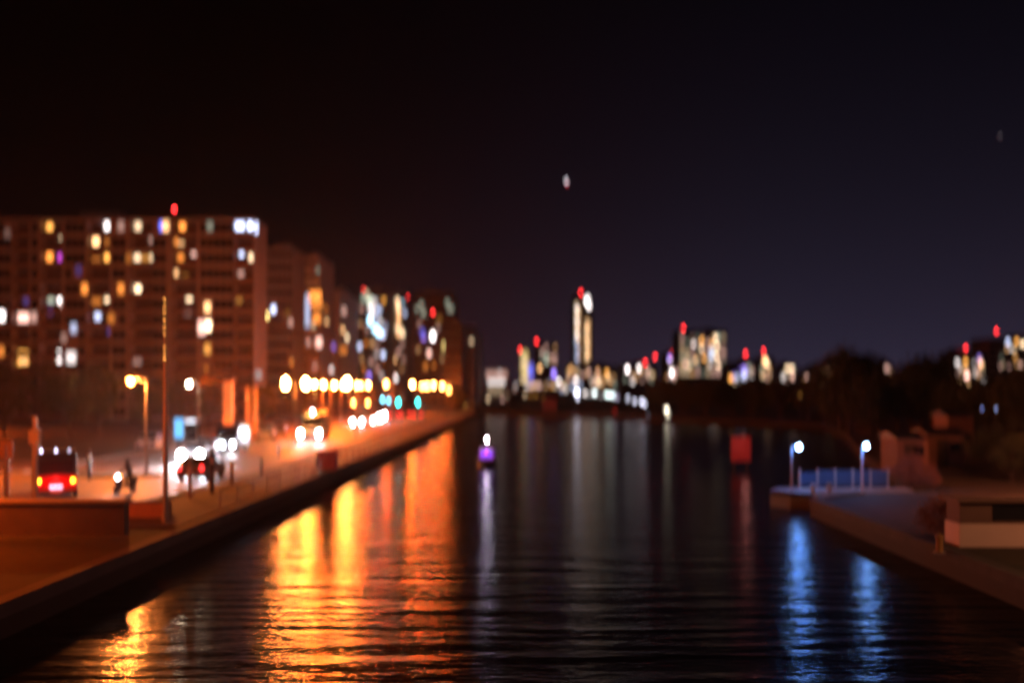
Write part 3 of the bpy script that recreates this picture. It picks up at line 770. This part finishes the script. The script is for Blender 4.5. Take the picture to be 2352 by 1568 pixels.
vehicle('car', 'red tail lit car right below the dazzling headlights', 'car', (wx(463,62), 62), R(180), darkp, rear=6)
for s in (-1,1): pass
vehicle('car', 'nearest car of the dazzling cluster, headlights on full beam', 'car', (wx(455,76), 76), R(3), silver, front=900, frontlamp=4500, hr=.26)
vehicle('car', 'car close behind the dazzling one, its headlights merging into the same glare', 'car', (wx(478,85), 85), R(2), darkp, front=700, frontlamp=900, hr=.24)
vehicle('van', 'navy van with two clear white headlights right of the dazzling cluster', 'van', (wx(528,90), 90.5), R(0), bluep, 'van', front=160, frontlamp=500, hr=.15)
mb = vehicle('minibus', 'white minibus with dazzling headlights beneath the brightest street lamp', 'minibus', (wx(722,109), 109), R(2), whitep, 'van', front=500, frontlamp=500, hr=.17)
mb.scale = (1.25,)*3
MB().box(-.16,.16,-.7,-.5,2.38,2.52).build('roof_lamp', emat((.9,.88,1), 60), mb)
MB().box(-.6,.6,-1.35,-1.33,1.45,1.75).build('windscreen_glow', emat((.9,.9,1), 9), mb)  # glowing strip added at the windscreen to fill out the white glare
vehicle('car', 'car with bluish white headlights right of the bus', 'car', (wx(824,150), 150), R(2), darkp, front=200, frontlamp=150, hr=.2)
vehicle('car', 'dimmer car alongside the one with bluish headlights', 'car', (wx(842,156), 160), R(2), silver, front=50, hr=.18)
vehicle('car', 'dazzling far car with white headlights below the green signals', 'car', (wx(866,172), 172), R(2), silver, front=700, frontlamp=200, hr=.26)
vehicle('car', 'far car just behind the dazzling far one, left of the red tail lights', 'car', (wx(877,186), 186), R(2), whitep, front=500, frontlamp=200, hr=.26)
TG = [(908,182,'left of the three far cars with red tail lights'),(934,186,'middle of the three far cars with red tail lights'),(961,184,'right of the three far cars with red tail lights')]
for px, Y, lb in TG: vehicle('car', lb, 'car', (wx(px,Y), Y), R(180), darkp, rear=14, headz=.7)
# parked, unlit along the pavement
for px, Y, lb, pm in [(345,92,'pale parked car under the first orange lamp, lights off',whitep),(612,112,'parked silver car with lights off, left of the orange lamp poles',silver),(640,122,'parked dark car with lights off beside the orange lamp poles',darkp)]:
    vehicle('car', lb, 'car', (wx(px,Y), Y), R(8), pm, group='parked cars on the left bank')

# blue light box and bus shelter
r = thing('advert_box', 'pale blue glowing advertising box on a post beside the headlights', 'advert box', (wx(411,96), 96, GZ))
MB().box(-.16,.16,.0,.2,0,.75).build('post', DMETAL, r)
MB().box(-.52,.52,-.02,.2,.75,2.85).build('frame', DMETAL, r, bevel=.03)
MB().box(-.44,.44,-.05,-.025,.85,2.75).build('panel', emat((.12,.50,.95), 1.5), r)
r = thing('bus_shelter', 'glass bus shelter with pale lit roof strip right of the blue box', 'bus shelter', (wx(431,98), 98, GZ))
MB().box(-1.0,1.0,-.2,1.3,2.5,2.62).build('roof', DMETAL, r)
for x in (-.9,.9): MB().tube((x,0,0),(x,0,2.5),.05).build('post', METAL, r)
MB().box(-.85,.85,1.1,1.13,.3,2.4).build('glass_panel', GLASS, r)
MB().box(-.7,.7,.1,.2,2.40,2.49).build('light_strip', emat((.8,.85,1), 7), r)
MB().box(-.7,.7,.7,1.0,.42,.48).build('bench', METAL, r)

# traffic signals
def signal(label, px, py, Y, col, st, which):
    x = wx(px, Y); z = wz(py, Y)-GZ
    r = thing('traffic_signal', label, 'traffic light', (x+.8, Y, GZ), 0, 'traffic lights at the far crossing')
    MB().tube((0,0,0),(0,0,z+.9),.08,.06).build('pole', METAL, r)
    MB().tube((0,0,z+.75),(-.8,0,z+.75),.04).build('arm', METAL, r)
    zc = z - (1-which)*.34
    MB().box(-.98,-.62,-.14,.1,zc-.55,zc+.55).build('housing', DMETAL, r, bevel=.03)
    for k, off in enumerate((.34, 0, -.34)):
        lit = (2-k) == which
        MB().tube((-.8,-.22 if lit else -.17,zc+off),(-.8,-.13,zc+off), .2 if lit else .12, n=14).build('signal_lens', emat(col, st) if lit else LENS, r)
GR = (.02,.75,.72)
for px, py, Y, col, st, w, lb in [
 (879,908,175,(.1,.55,.75),26,0,'leftmost blue green traffic signal above the white glare'),
 (893,911,176,(.1,.6,.8),22,0,'second blue green traffic signal above the white glare'),
 (915,915,178,GR,70,0,'brightest blue green traffic signal over the far crossing'),
 (960,915,180,GR,60,0,'rightmost blue green traffic signal, near the river'),
 (812,925,160,AMBER,60,1,'left of the two amber signals over the oncoming cars'),
 (845,925,162,AMBER,60,1,'right of the two amber signals over the oncoming cars')]:
    signal(lb, px, py, Y, col, st, w)

# ------------------------------------------------------------------ promenade things
rl = thing('quay_railing', 'low dark railing along the edge of the left quay', 'railing', (0,0,GZ+.14))
pr = MB(); 
ys = [44+2.6*k for k in range(74)]
for a, b in zip(ys[:-1], ys[1:]):
    for z, rr in ((1.0,.03),(.55,.018)): pr.tube((bankL(a)-.25,a,z),(bankL(b)-.25,b,z),rr,n=6,caps=False)
pr.build('rail', METAL, rl)
pm_ = MB().tube((0,0,0),(0,0,1.0),.03,n=6)
first = pm_.build('post', METAL, rl, loc=(bankL(ys[0])-.25,ys[0],0))
for y in ys[1:]:
    o = first.copy(); COL.objects.link(o); o.location = (bankL(y)-.25, y, 0)
# near wall
w = thing('promenade_wall', 'low brown wall end in the left foreground beside the promenade', 'wall', (wx(285,38), 38, GZ))
MB().box(-14, 0, 0, .5, 0, 1.22).build('wall', mat('brown_render', (.13,.10,.075), .85, noise=.35, scale=1.1, bump=.01), w)
MB().box(-14.05, .08, -.08, .58, 1.22, 1.36).build('coping', CONC, w, bevel=.02)
w = thing('planter', 'orange lit square planter between the brown wall and the tall mast', 'planter', (wx(333,43), 43, GZ))
MB().box(-1.0,1.0,-.5,.5,0,.72).build('box', mat('terracotta', (.30,.15,.08), .8), w, bevel=.03)
MB().box(-.9,.9,-.4,.4,.722,.76).build('soil', EARTH, w)
w = thing('cabinet', 'mauve service cabinet standing on the promenade by the railing', 'cabinet', (wx(762,66.7)-.3, 67, GZ+.12))
MB().box(-.6,.6,-.3,.3,.1,1.32).build('body', mat('mauve_paint', (.32,.08,.20), .6), w, bevel=.03)
MB().box(-.5,.5,-.25,.25,0,.1).build('plinth', CONC, w)
MB().box(-.66,.66,-.36,.36,1.32,1.40).build('lid', mat('mauve_paint', (.32,.08,.20), .6), w, bevel=.02)
MB().box(.02,.56,-.325,-.3,.18,1.26).build('door', mat('mauve_paint', (.32,.08,.20), .6), w)
BG = 'bollards between promenade and road'
bl = [(436,50,1.9,'tall grey bollard nearest the tall mast'),(487,52.5,2.3,'tallest dark bollard below the red tail lit car'),(532,57,1.3,'low bollard third along the promenade kerb'),
      (728,69,1.2,'small dark bollard left of the mauve cabinet'),(640,80,1.1,'bollard under the left orange lamp pole'),(600,64,1.1,'bollard at the bend of the kerb'),(205,60.4,1.9,'lone dark bollard at the side road corner')]
for px, Y, h, lb in bl:
    x = wx(px, Y)
    b_ = thing('bollard', lb, 'bollard', (x, Y, GZ+.1), 0, BG)
    MB().lathe([(.11,0),(.10,h*.85),(.12,h*.87),(.12,h*.93),(.05,h)]).build('post', DMETAL if 'dark' in lb else METAL, b_)
    MB().tube((0,0,h*.7),(0,0,h*.78),.106,n=16).build('band', WHITEP, b_)

# lit columns and scaffold against the slab
for px, y0, y1, Y, wd, lb in [(525,880,985,130,.55,'broad orange lit column in front of the slab'),(578,890,1000,126,.4,'narrow lattice column of orange lit scaffolding')]:
    c = thing('column' if px == 525 else 'scaffold_tower', lb, 'column' if px == 525 else 'scaffold', (wx(px,Y), Y, GZ))
    h = wz(y0, Y)-GZ
    if px == 525:
        MB().box(-wd,wd,-wd,wd,0,h).build('shaft', PALE, c, bevel=.04); MB().box(-wd-.1,wd+.1,-wd-.1,wd+.1,h,h+.25).build('capital', PALE, c)
    else:
        m = MB()
        for sx in (-wd*1.4, wd*1.4):
            for sy in (-wd, wd): m.tube((sx,sy,0),(sx,sy,h),.07)
        k = 0.0
        while k < h-.8:
            m.tube((-wd*1.4,-wd,k),(wd*1.4,-wd,k),.05).tube((-wd*1.4,-wd,k),(wd*1.4,-wd,k+.8),.05); k += .8
        m.build('frame', WHITEP, c)
    lamp(c, (0,-1.6,.5), SOD, 260, .1)
    MB().lathe([(.16,0),(.13,.25),(.15,.3)], (0,-1.6,.08)).build('floodlight', emat(SOD, 5), c)

# ------------------------------------------------------------------ right bank
# jetty
j = thing('jetty', 'concrete jetty with a pointed tip lit blue by its lamp', 'jetty', (wx(1830,54), 54, 0))
jm = MB()
prof = [(-1.35,.35),(-.55,-.75),(.5,-1.3),(1.5,-.5),(6.5,.4),(6.5,1.6),(-.6,1.6)]
b = len(jm.v)
for z in (-.6, GZ+.1):
    for x, y in prof: jm.v.append((x,y,z))
n_ = len(prof)
jm.f += [tuple(reversed(range(n_))), tuple(range(n_,2*n_))] + [(k,(k+1)%n_,n_+(k+1)%n_,n_+k) for k in range(n_)]
jm.build('deck', mat('pale_concrete', (.24,.24,.24), .75, noise=.25, scale=1.2), j)
jf = MB(); 
for (x0,y0),(x1,y1) in zip([prof[6],prof[0],prof[1]],[prof[0],prof[1],prof[2]]): jf.tube((x0,y0,GZ-.05),(x1,y1,GZ-.05),.09,n=8)
jf.build('fender', TYRE, j)
fe = thing('panel_fence', 'blue panelled fence along the back of the jetty', 'fence', (wx(1842,55), 55.4, GZ+.1))
bp_ = mat('blue_panel', (.02,.06,.13), .5, noise=.2)
for k in range(5):
    x = k*.98
    MB().box(x+.05,x+.93,-.03,.03,.12,.98 if k else .85).build('panel', bp_, fe)
    MB().box(x-.05,x+.05,-.05,.05,0,1.06).build('post', METAL, fe)
MB().box(5*.98-.05,5*.98+.05,-.05,.05,0,1.06).build('post', METAL, fe)
# mooring piles
for px, Y, lb in [(1905,53,'right mooring post on the jetty edge'),(1868,52.7,'left mooring post on the jetty edge')]:
    q = thing('mooring_post', lb, 'mooring post', (wx(px,Y), Y, GZ+.1)); MB().lathe([(.12,0),(.10,.35),(.17,.38),(.17,.46),(.06,.5)]).build('post', METAL, q)
# red board on piles in the water
r = thing('channel_board', 'red square channel board on two piles in the river', 'navigation sign', (wx(1702,78), 78, 0))
MB().box(-.76,.76,-.05,.05,.75,2.65).build('board', mat('red_board', (.62,.06,.06), .6, noise=.25), r, bevel=.015)
for s in (-.5,.5): MB().tube((s,.14,-.8),(s,.14,2.75),.08).build('pile', BARK, r)
MB().tube((0,-1.0,2.9),(0,.1,2.8),.03).build('lamp_arm', DMETAL, r)
MB().sphere((0,-1.0,2.82),.06,8,6).build('lamp', emat((1,.25,.2), 1.0), r)
lamp(r, (0,-1.5,2.1), (1,.35,.30), 16, .06)
# little boat with purple light
bt = thing('motor_boat', 'small motor boat with a white mast lamp and purple cabin light', 'boat', (wx(1117,82), 83, 0))
hull = MB()
st = [(-2.6,.05,.75,.15),(-1.9,.55,.62,-.1),(-.6,.92,.55,-.2),(1.2,.98,.52,-.2),(2.4,.85,.52,-.15)]
for y, hw_, zt, zb in st: hull.v += [(-hw_,y,zt),(-hw_*.7,y,zb),(hw_*.7,y,zb),(hw_,y,zt)]
for k in range(4):
    a, c = k*4, k*4+4
    for i in range(3): hull.f.append((a+i,c+i,c+i+1,a+i+1))
    hull.f.append((a+3,c+3,c,a))
hull.f += [(0,1,2,3),(16,19,18,17)]
hull.build('hull', darkp, bt)
MB().prism_x([(-.9,.5),(-.55,1.45),(1.3,1.5),(1.3,.5)],-.65,.65).build('cabin', mat('cabin_paint', (.35,.3,.4), .5), bt, bevel=.05)
MB().prism_x([(-.90,.75),(-.66,1.3),(-.70,1.3),(-.95,.75)],-.5,.5).build('windscreen', emat((.35,.08,1.0), 1.3), bt)
for s in (-1,1): MB().box(s*.655-.01,s*.655+.01,-.3,1.1,.85,1.3).build('side_window', emat((.3,.05,.6), .8), bt)
MB().tube((0,.2,1.45),(0,.2,2.1),.03).build('mast', METAL, bt)
MB().sphere((0,.2,2.15),.09,10,6).build('mast_lamp', emat((1,.92,1.0), 120), bt)
lamp(bt, (0,-.2,2.2), (.95,.85,1.0), 30, .07)
lamp(bt, (.0,-1.6,1.3), (.6,.05,.9), 16, .06)
MB().sphere((.0,-1.6,1.3),.05,8,6).build('bow_lamp', emat((.6,.05,.8), 30), bt)

# brown huts, stepped
def hut(label, px0, px1, ytop, ybase, Y, mtl, base=GZ):
    x0, x1 = wx(px0, Y), wx(px1, Y); h = wz(ytop, Y)-base
    r = thing('hut', label, 'hut', ((x0+x1)/2, Y, base), 0, 'brown huts on the right bank')
    hw_ = (x1-x0)/2
    MB().box(-hw_,hw_,0,3,0,h).build('wall', mtl, r)
    MB().prism_x([(-.25,h),(-.25,h+.08),(1.5,h+.45),(3.25,h+.08),(3.25,h)],-hw_-.2,hw_+.2).build('roof', DMETAL, r)
    MB().box(-hw_*.5,-hw_*.5+.8,-.03,.02,.0,1.95).build('door', BARK, r)
    MB().box(hw_*.2,hw_*.2+.7,-.03,.02,1.1,1.8).build('window', GLASS, r)
bw = mat('brown_boards', (.24,.12,.08), .8, noise=.3, scale=1.5)
hut('left and lowest brown hut behind the jetty', 2062, 2122, 1008, 1060, 66, bw)
hut('middle brown hut behind the reddish bush', 2132, 2216, 998, 1070, 72, bw)
hut('highest brown hut, set behind the middle one', 2178, 2236, 956, 1000, 84, bw)
# kiosk / pale low wall
k_ = thing('kiosk', 'long low kiosk with pink lower boards painted as lit, dark upper half, right edge', 'kiosk', (wx(2204,35), 35, GZ))
MB().box(0,9,0,1.2,.04,.86).build('lower_wall', mat('lit_pink_boards', (.62,.42,.34), .7, noise=.2, scale=.7), k_)  # pink boards, paler because the lit lower band is in their colour
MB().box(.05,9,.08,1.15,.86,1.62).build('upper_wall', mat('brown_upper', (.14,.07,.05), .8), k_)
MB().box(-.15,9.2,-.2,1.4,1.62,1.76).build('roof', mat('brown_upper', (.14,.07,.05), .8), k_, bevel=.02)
for x in (1.2,3.2,5.2): MB().box(x,x+1.2,.05,.078,.95,1.5).build('window', GLASS, k_)
for px in (2175,):
    q = thing('bollard', 'ochre bollard on the right quay left of the kiosk', 'bollard', (wx(2158,34), 34, GZ+.02))
    MB().lathe([(.12,0),(.11,.48),(.14,.5),(.14,.58),(.04,.64)]).build('post', mat('ochre', (.4,.2,.06), .6), q)
    MB().lathe([(.2,0),(.2,.03)]).build('foot', METAL, q)
street_lamp('orange street lamp out of view to the right lighting the kiosk', 2960, 893-20, 27, (1,.42,.20), 1300, rad=.2, group='street lamps on the right bank', side=1)
street_lamp('orange street lamp out of view to the right lighting the huts', 2500, 860, 50, (1,.24,.09), 3000, rad=.2, group='street lamps on the right bank', side=1)

# aircraft
def plane(label, px, py, Y, st, s):
    r = thing('aircraft', label, 'aircraft', (wx(px,Y), Y, wz(py,Y)), R(25), 'aircraft in the night sky'); r.scale = (s,)*3
    MB().tube((0,-3.5,0),(0,3,0),.5,.35,12).tube((0,-4.5,-.1),(0,-3.5,0),.15,.5,12).tube((0,3,0),(0,5,.2),.35,.08,12).build('fuselage', GREY, r, smooth=True)
    wg = MB(); wg.v = [(-6,.8,0),(-6,1.4,0),(0,1.2,-.1),(0,-.9,-.1),(6,.8,0),(6,1.4,0),(-6,.8,.12),(-6,1.4,.12),(0,1.2,.1),(0,-.9,.1),(6,.8,.12),(6,1.4,.12)]
    wg.f = [(0,3,2,1),(3,4,5,2),(6,7,8,9),(9,8,11,10),(0,1,7,6),(1,2,8,7),(2,5,11,8),(5,4,10,11),(4,3,9,10),(3,0,6,9)]
    wg.build('wing', GREY, r)
    MB().box(-.08,.08,3.8,5,.2,1.8).build('tail_fin', GREY, r); MB().box(-1.8,1.8,4.2,5,.2,.3).build('tailplane', GREY, r)
    MB().sphere((-.6,-3.5,-.5),.75,10,6).build('landing_light', emat((.9,.9,1), st), r)
    MB().sphere((1.6,0,-2.4),.5,8,6).build('beacon', emat(RED, st*.8), r)
plane('aircraft with a white and a red light high above the middle of the river', 1298, 416, 900, 9, 1.0)
plane('tiny faint aircraft high at the right edge of the sky', 2294, 312, 1500, 2, .7)

# ------------------------------------------------------------------ trees
def tree_proto(name, seed, h, cr, leafm, nclump=34, nleaf=44, trunk_frac=.3, leaf=.30):
    rnd = random.Random(seed)
    r = thing(name, '', 'tree')
    t = MB(); p = Vector((0,0,0)); rad = h*.022+.05
    top = Vector((rnd.uniform(-.3,.3), rnd.uniform(-.3,.3), h*.7))
    pts = [Vector((0,0,0))]+[top*(k/5)+Vector((rnd.uniform(-.12,.12), rnd.uniform(-.12,.12),0)) for k in range(1,6)]
    for k in range(5): t.tube(pts[k], pts[k+1], rad*(1-k*.17), rad*(1-(k+1)*.17), 8, caps=False)
    cl = []
    for k in range(nclump):
        a = rnd.uniform(0, 2*PI); u = rnd.uniform(-.95, 1.0)
        rr = cr*math.sqrt(max(.05, 1-u*u))*rnd.uniform(.45, 1.05)
        zc = h*(trunk_frac+(1-trunk_frac)/2); hz = h*(1-trunk_frac)/2
        c = Vector((rr*math.cos(a), rr*math.sin(a), zc+u*hz*rnd.uniform(.75, 1.0)))
        cl.append(c)
        if k % 3 == 0:
            b0 = pts[min(4, 1+int(4*rnd.random()))]
            mid = (b0+c)/2+Vector((0,0,-.1*cr)); t.tube(b0, mid, rad*.35, rad*.22, 5, False); t.tube(mid, c, rad*.22, .015, 5, False)
    t.build('trunk', BARK, r)
    cm = MB()
    for c in cl:
        rc = cr*rnd.uniform(.22, .42)
        for i in range(nleaf):
            d = Vector((rnd.gauss(0,1), rnd.gauss(0,1), rnd.gauss(0,.8)))
            q = c + d*rc*.55
            n1 = Vector((rnd.gauss(0,1), rnd.gauss(0,1), rnd.gauss(0,1))).normalized(); n2 = n1.orthogonal().normalized(); n3 = n1.cross(n2)
            s = leaf*rnd.uniform(.6, 1.3); b = len(cm.v)
            cm.v += [tuple(q+n2*s*.5), tuple(q+n3*s*.32), tuple(q-n2*s*.5), tuple(q-n3*s*.32)]; cm.f.append((b,b+1,b+2,b+3))
    me = bpy.data.meshes.new('crown'); me.from_pydata(cm.v, [], cm.f); me.materials.append(leafm)
    o = bpy.data.objects.new('crown', me); COL.objects.link(o); o.parent = r
    return r, h
P = [tree_proto('broadleaf_tree', 3, 9, 3.2, LEAF, 46, 60, leaf=.42), tree_proto('broadleaf_tree', 5, 9, 2.6, LEAF, 40, 60, .22, leaf=.42), tree_proto('broadleaf_tree', 8, 9, 3.8, LEAF, 52, 60, .28, leaf=.42)]
used = [False]*3
def plant(k, x, y, h, label, group, rz=None):
    pr_, h0 = P[k]; s = h/h0; rz = random.uniform(0, 6.28) if rz is None else rz
    if not used[k]:
        used[k] = True; o = pr_; o.location = (x,y,GZ); o.rotation_euler = (0,0,rz); o.scale = (s,)*3
    else: o = dup(pr_, (x,y,GZ), rz, None, s)
    o['label'] = label
    if group: o['group'] = group
    return o
TL = 'trees in front of the long slab'
for i, (px, top, Y, lb) in enumerate([
 (10,850,118,'leafy tree at the left edge in front of the slab'),(85,835,126,'tall tree second from the left in front of the slab'),
 (160,860,112,'round tree right above the red van'),(225,842,120,'tree just left of the first orange lamp'),(330,880,122,'low tree right of the first orange lamp'),
 (395,872,132,'tree behind the upper part of the tall mast'),(480,890,140,'small tree behind the white street lamp'),(604,886,146,'thin tree between the scaffold and the left orange lamp'),
 (1050,890,243,'small tree where the row of orange lamps ends')]):
    plant(i % 3, wx(px,Y), Y, wz(top,Y)-GZ, lb, TL)
TR = 'dark trees along the far shore and right bank'
SH = 'one of the low unlit trees of the dark tree line along the far shore'
rr_ = random.Random(4)
shp = [(13.5,226),(31,196),(50,160),(43,125),(36,100)]
for i in range(26):
    t = i/25*(len(shp)-1)*.999; k = int(t); f = t-k
    x = shp[k][0]+(shp[k+1][0]-shp[k][0])*f; y = shp[k][1]+(shp[k+1][1]-shp[k][1])*f
    px = 1176+x/y*F
    if px < 1500: continue
    y2 = y+rr_.uniform(6, 16); x2 = x*y2/y
    plant(i % 3, x2, y2, wz(878+rr_.uniform(-8,10), y2)-GZ, SH, TR)
for i in range(16):
    px = 1500+i*26; Y = 225-i*2
    plant((i+1) % 3, wx(px,Y)+rr_.uniform(-1,1), Y+rr_.uniform(-3,8), wz(874+rr_.uniform(-6,12), Y)-GZ, SH, TR)
for i, (px, top, Y, lb) in enumerate([(1950,806,126,'tallest dark tree, left hump of the right bank skyline'),(1985,818,128,'dark tree leaning on the right of the tallest hump'),
  (1928,824,130,'dark tree on the left flank of the tallest hump'),(2118,824,120,'second dark hump of trees, right of the tallest one'),(2140,836,122,'dark tree on the right flank of the second hump'),
  (2060,856,124,'lower dark tree between the two humps'),(2092,846,118,'dark tree on the left flank of the second hump'),(2180,872,112,'low dark tree right of the second hump'),
  (2225,880,108,'low dark tree in front of the block with orange windows'),(2270,872,104,'low dark tree left of the right edge block'),(2320,862,100,'dark tree in front of the right edge block'),
  (2265,985,66,'dark round tree standing right of the highest brown hut'),(2325,1000,60,'dark tree behind the kiosk at the right edge'),(2345,960,74,'tall dark tree behind the one over the kiosk'),(2360,856,96,'dark tree cut by the right edge of the view'),(2020,862,122,'low dark tree right beside the tallest hump')]):
    plant(i % 3, wx(px,Y), Y, wz(top,Y)-GZ, lb, TR)
# reddish lit bushes on the right quay
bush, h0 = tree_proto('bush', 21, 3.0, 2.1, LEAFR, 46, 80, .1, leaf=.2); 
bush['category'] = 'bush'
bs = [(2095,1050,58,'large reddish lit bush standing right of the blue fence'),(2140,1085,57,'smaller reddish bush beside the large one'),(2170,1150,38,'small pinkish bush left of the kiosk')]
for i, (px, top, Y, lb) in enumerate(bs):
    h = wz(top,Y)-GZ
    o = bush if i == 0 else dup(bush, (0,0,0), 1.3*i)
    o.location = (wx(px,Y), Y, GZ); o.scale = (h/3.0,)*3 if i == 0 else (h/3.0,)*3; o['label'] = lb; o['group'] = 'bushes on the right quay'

# ------------------------------------------------------------------ thin haze added to put a glow around the lamps
hz = MB(); hz.v = [(-900,-80,-3),(1300,-80,-3),(1300,1400,-3),(-900,1400,-3),(-900,-80,330),(1300,-80,330),(1300,1400,330),(-900,1400,330)]
hz.f = [(0,3,2,1),(4,5,6,7),(0,1,5,4),(1,2,6,5),(2,3,7,6),(3,0,4,7)]
hm = bpy.data.materials.new('haze'); hm.use_nodes = True
hn = hm.node_tree.nodes; hn.clear()
ho = hn.new('ShaderNodeOutputMaterial'); pv = hn.new('ShaderNodeVolumePrincipled')
pv.inputs['Color'].default_value = (.9,.9,.9,1); pv.inputs['Density'].default_value = HAZE; pv.inputs['Anisotropy'].default_value = .8
hm.node_tree.links.new(pv.outputs[0], ho.inputs['Volume'])
h_ = hz.build('haze', hm); h_['kind'] = 'stuff'; h_['label'] = 'thin haze added for lamp glow'
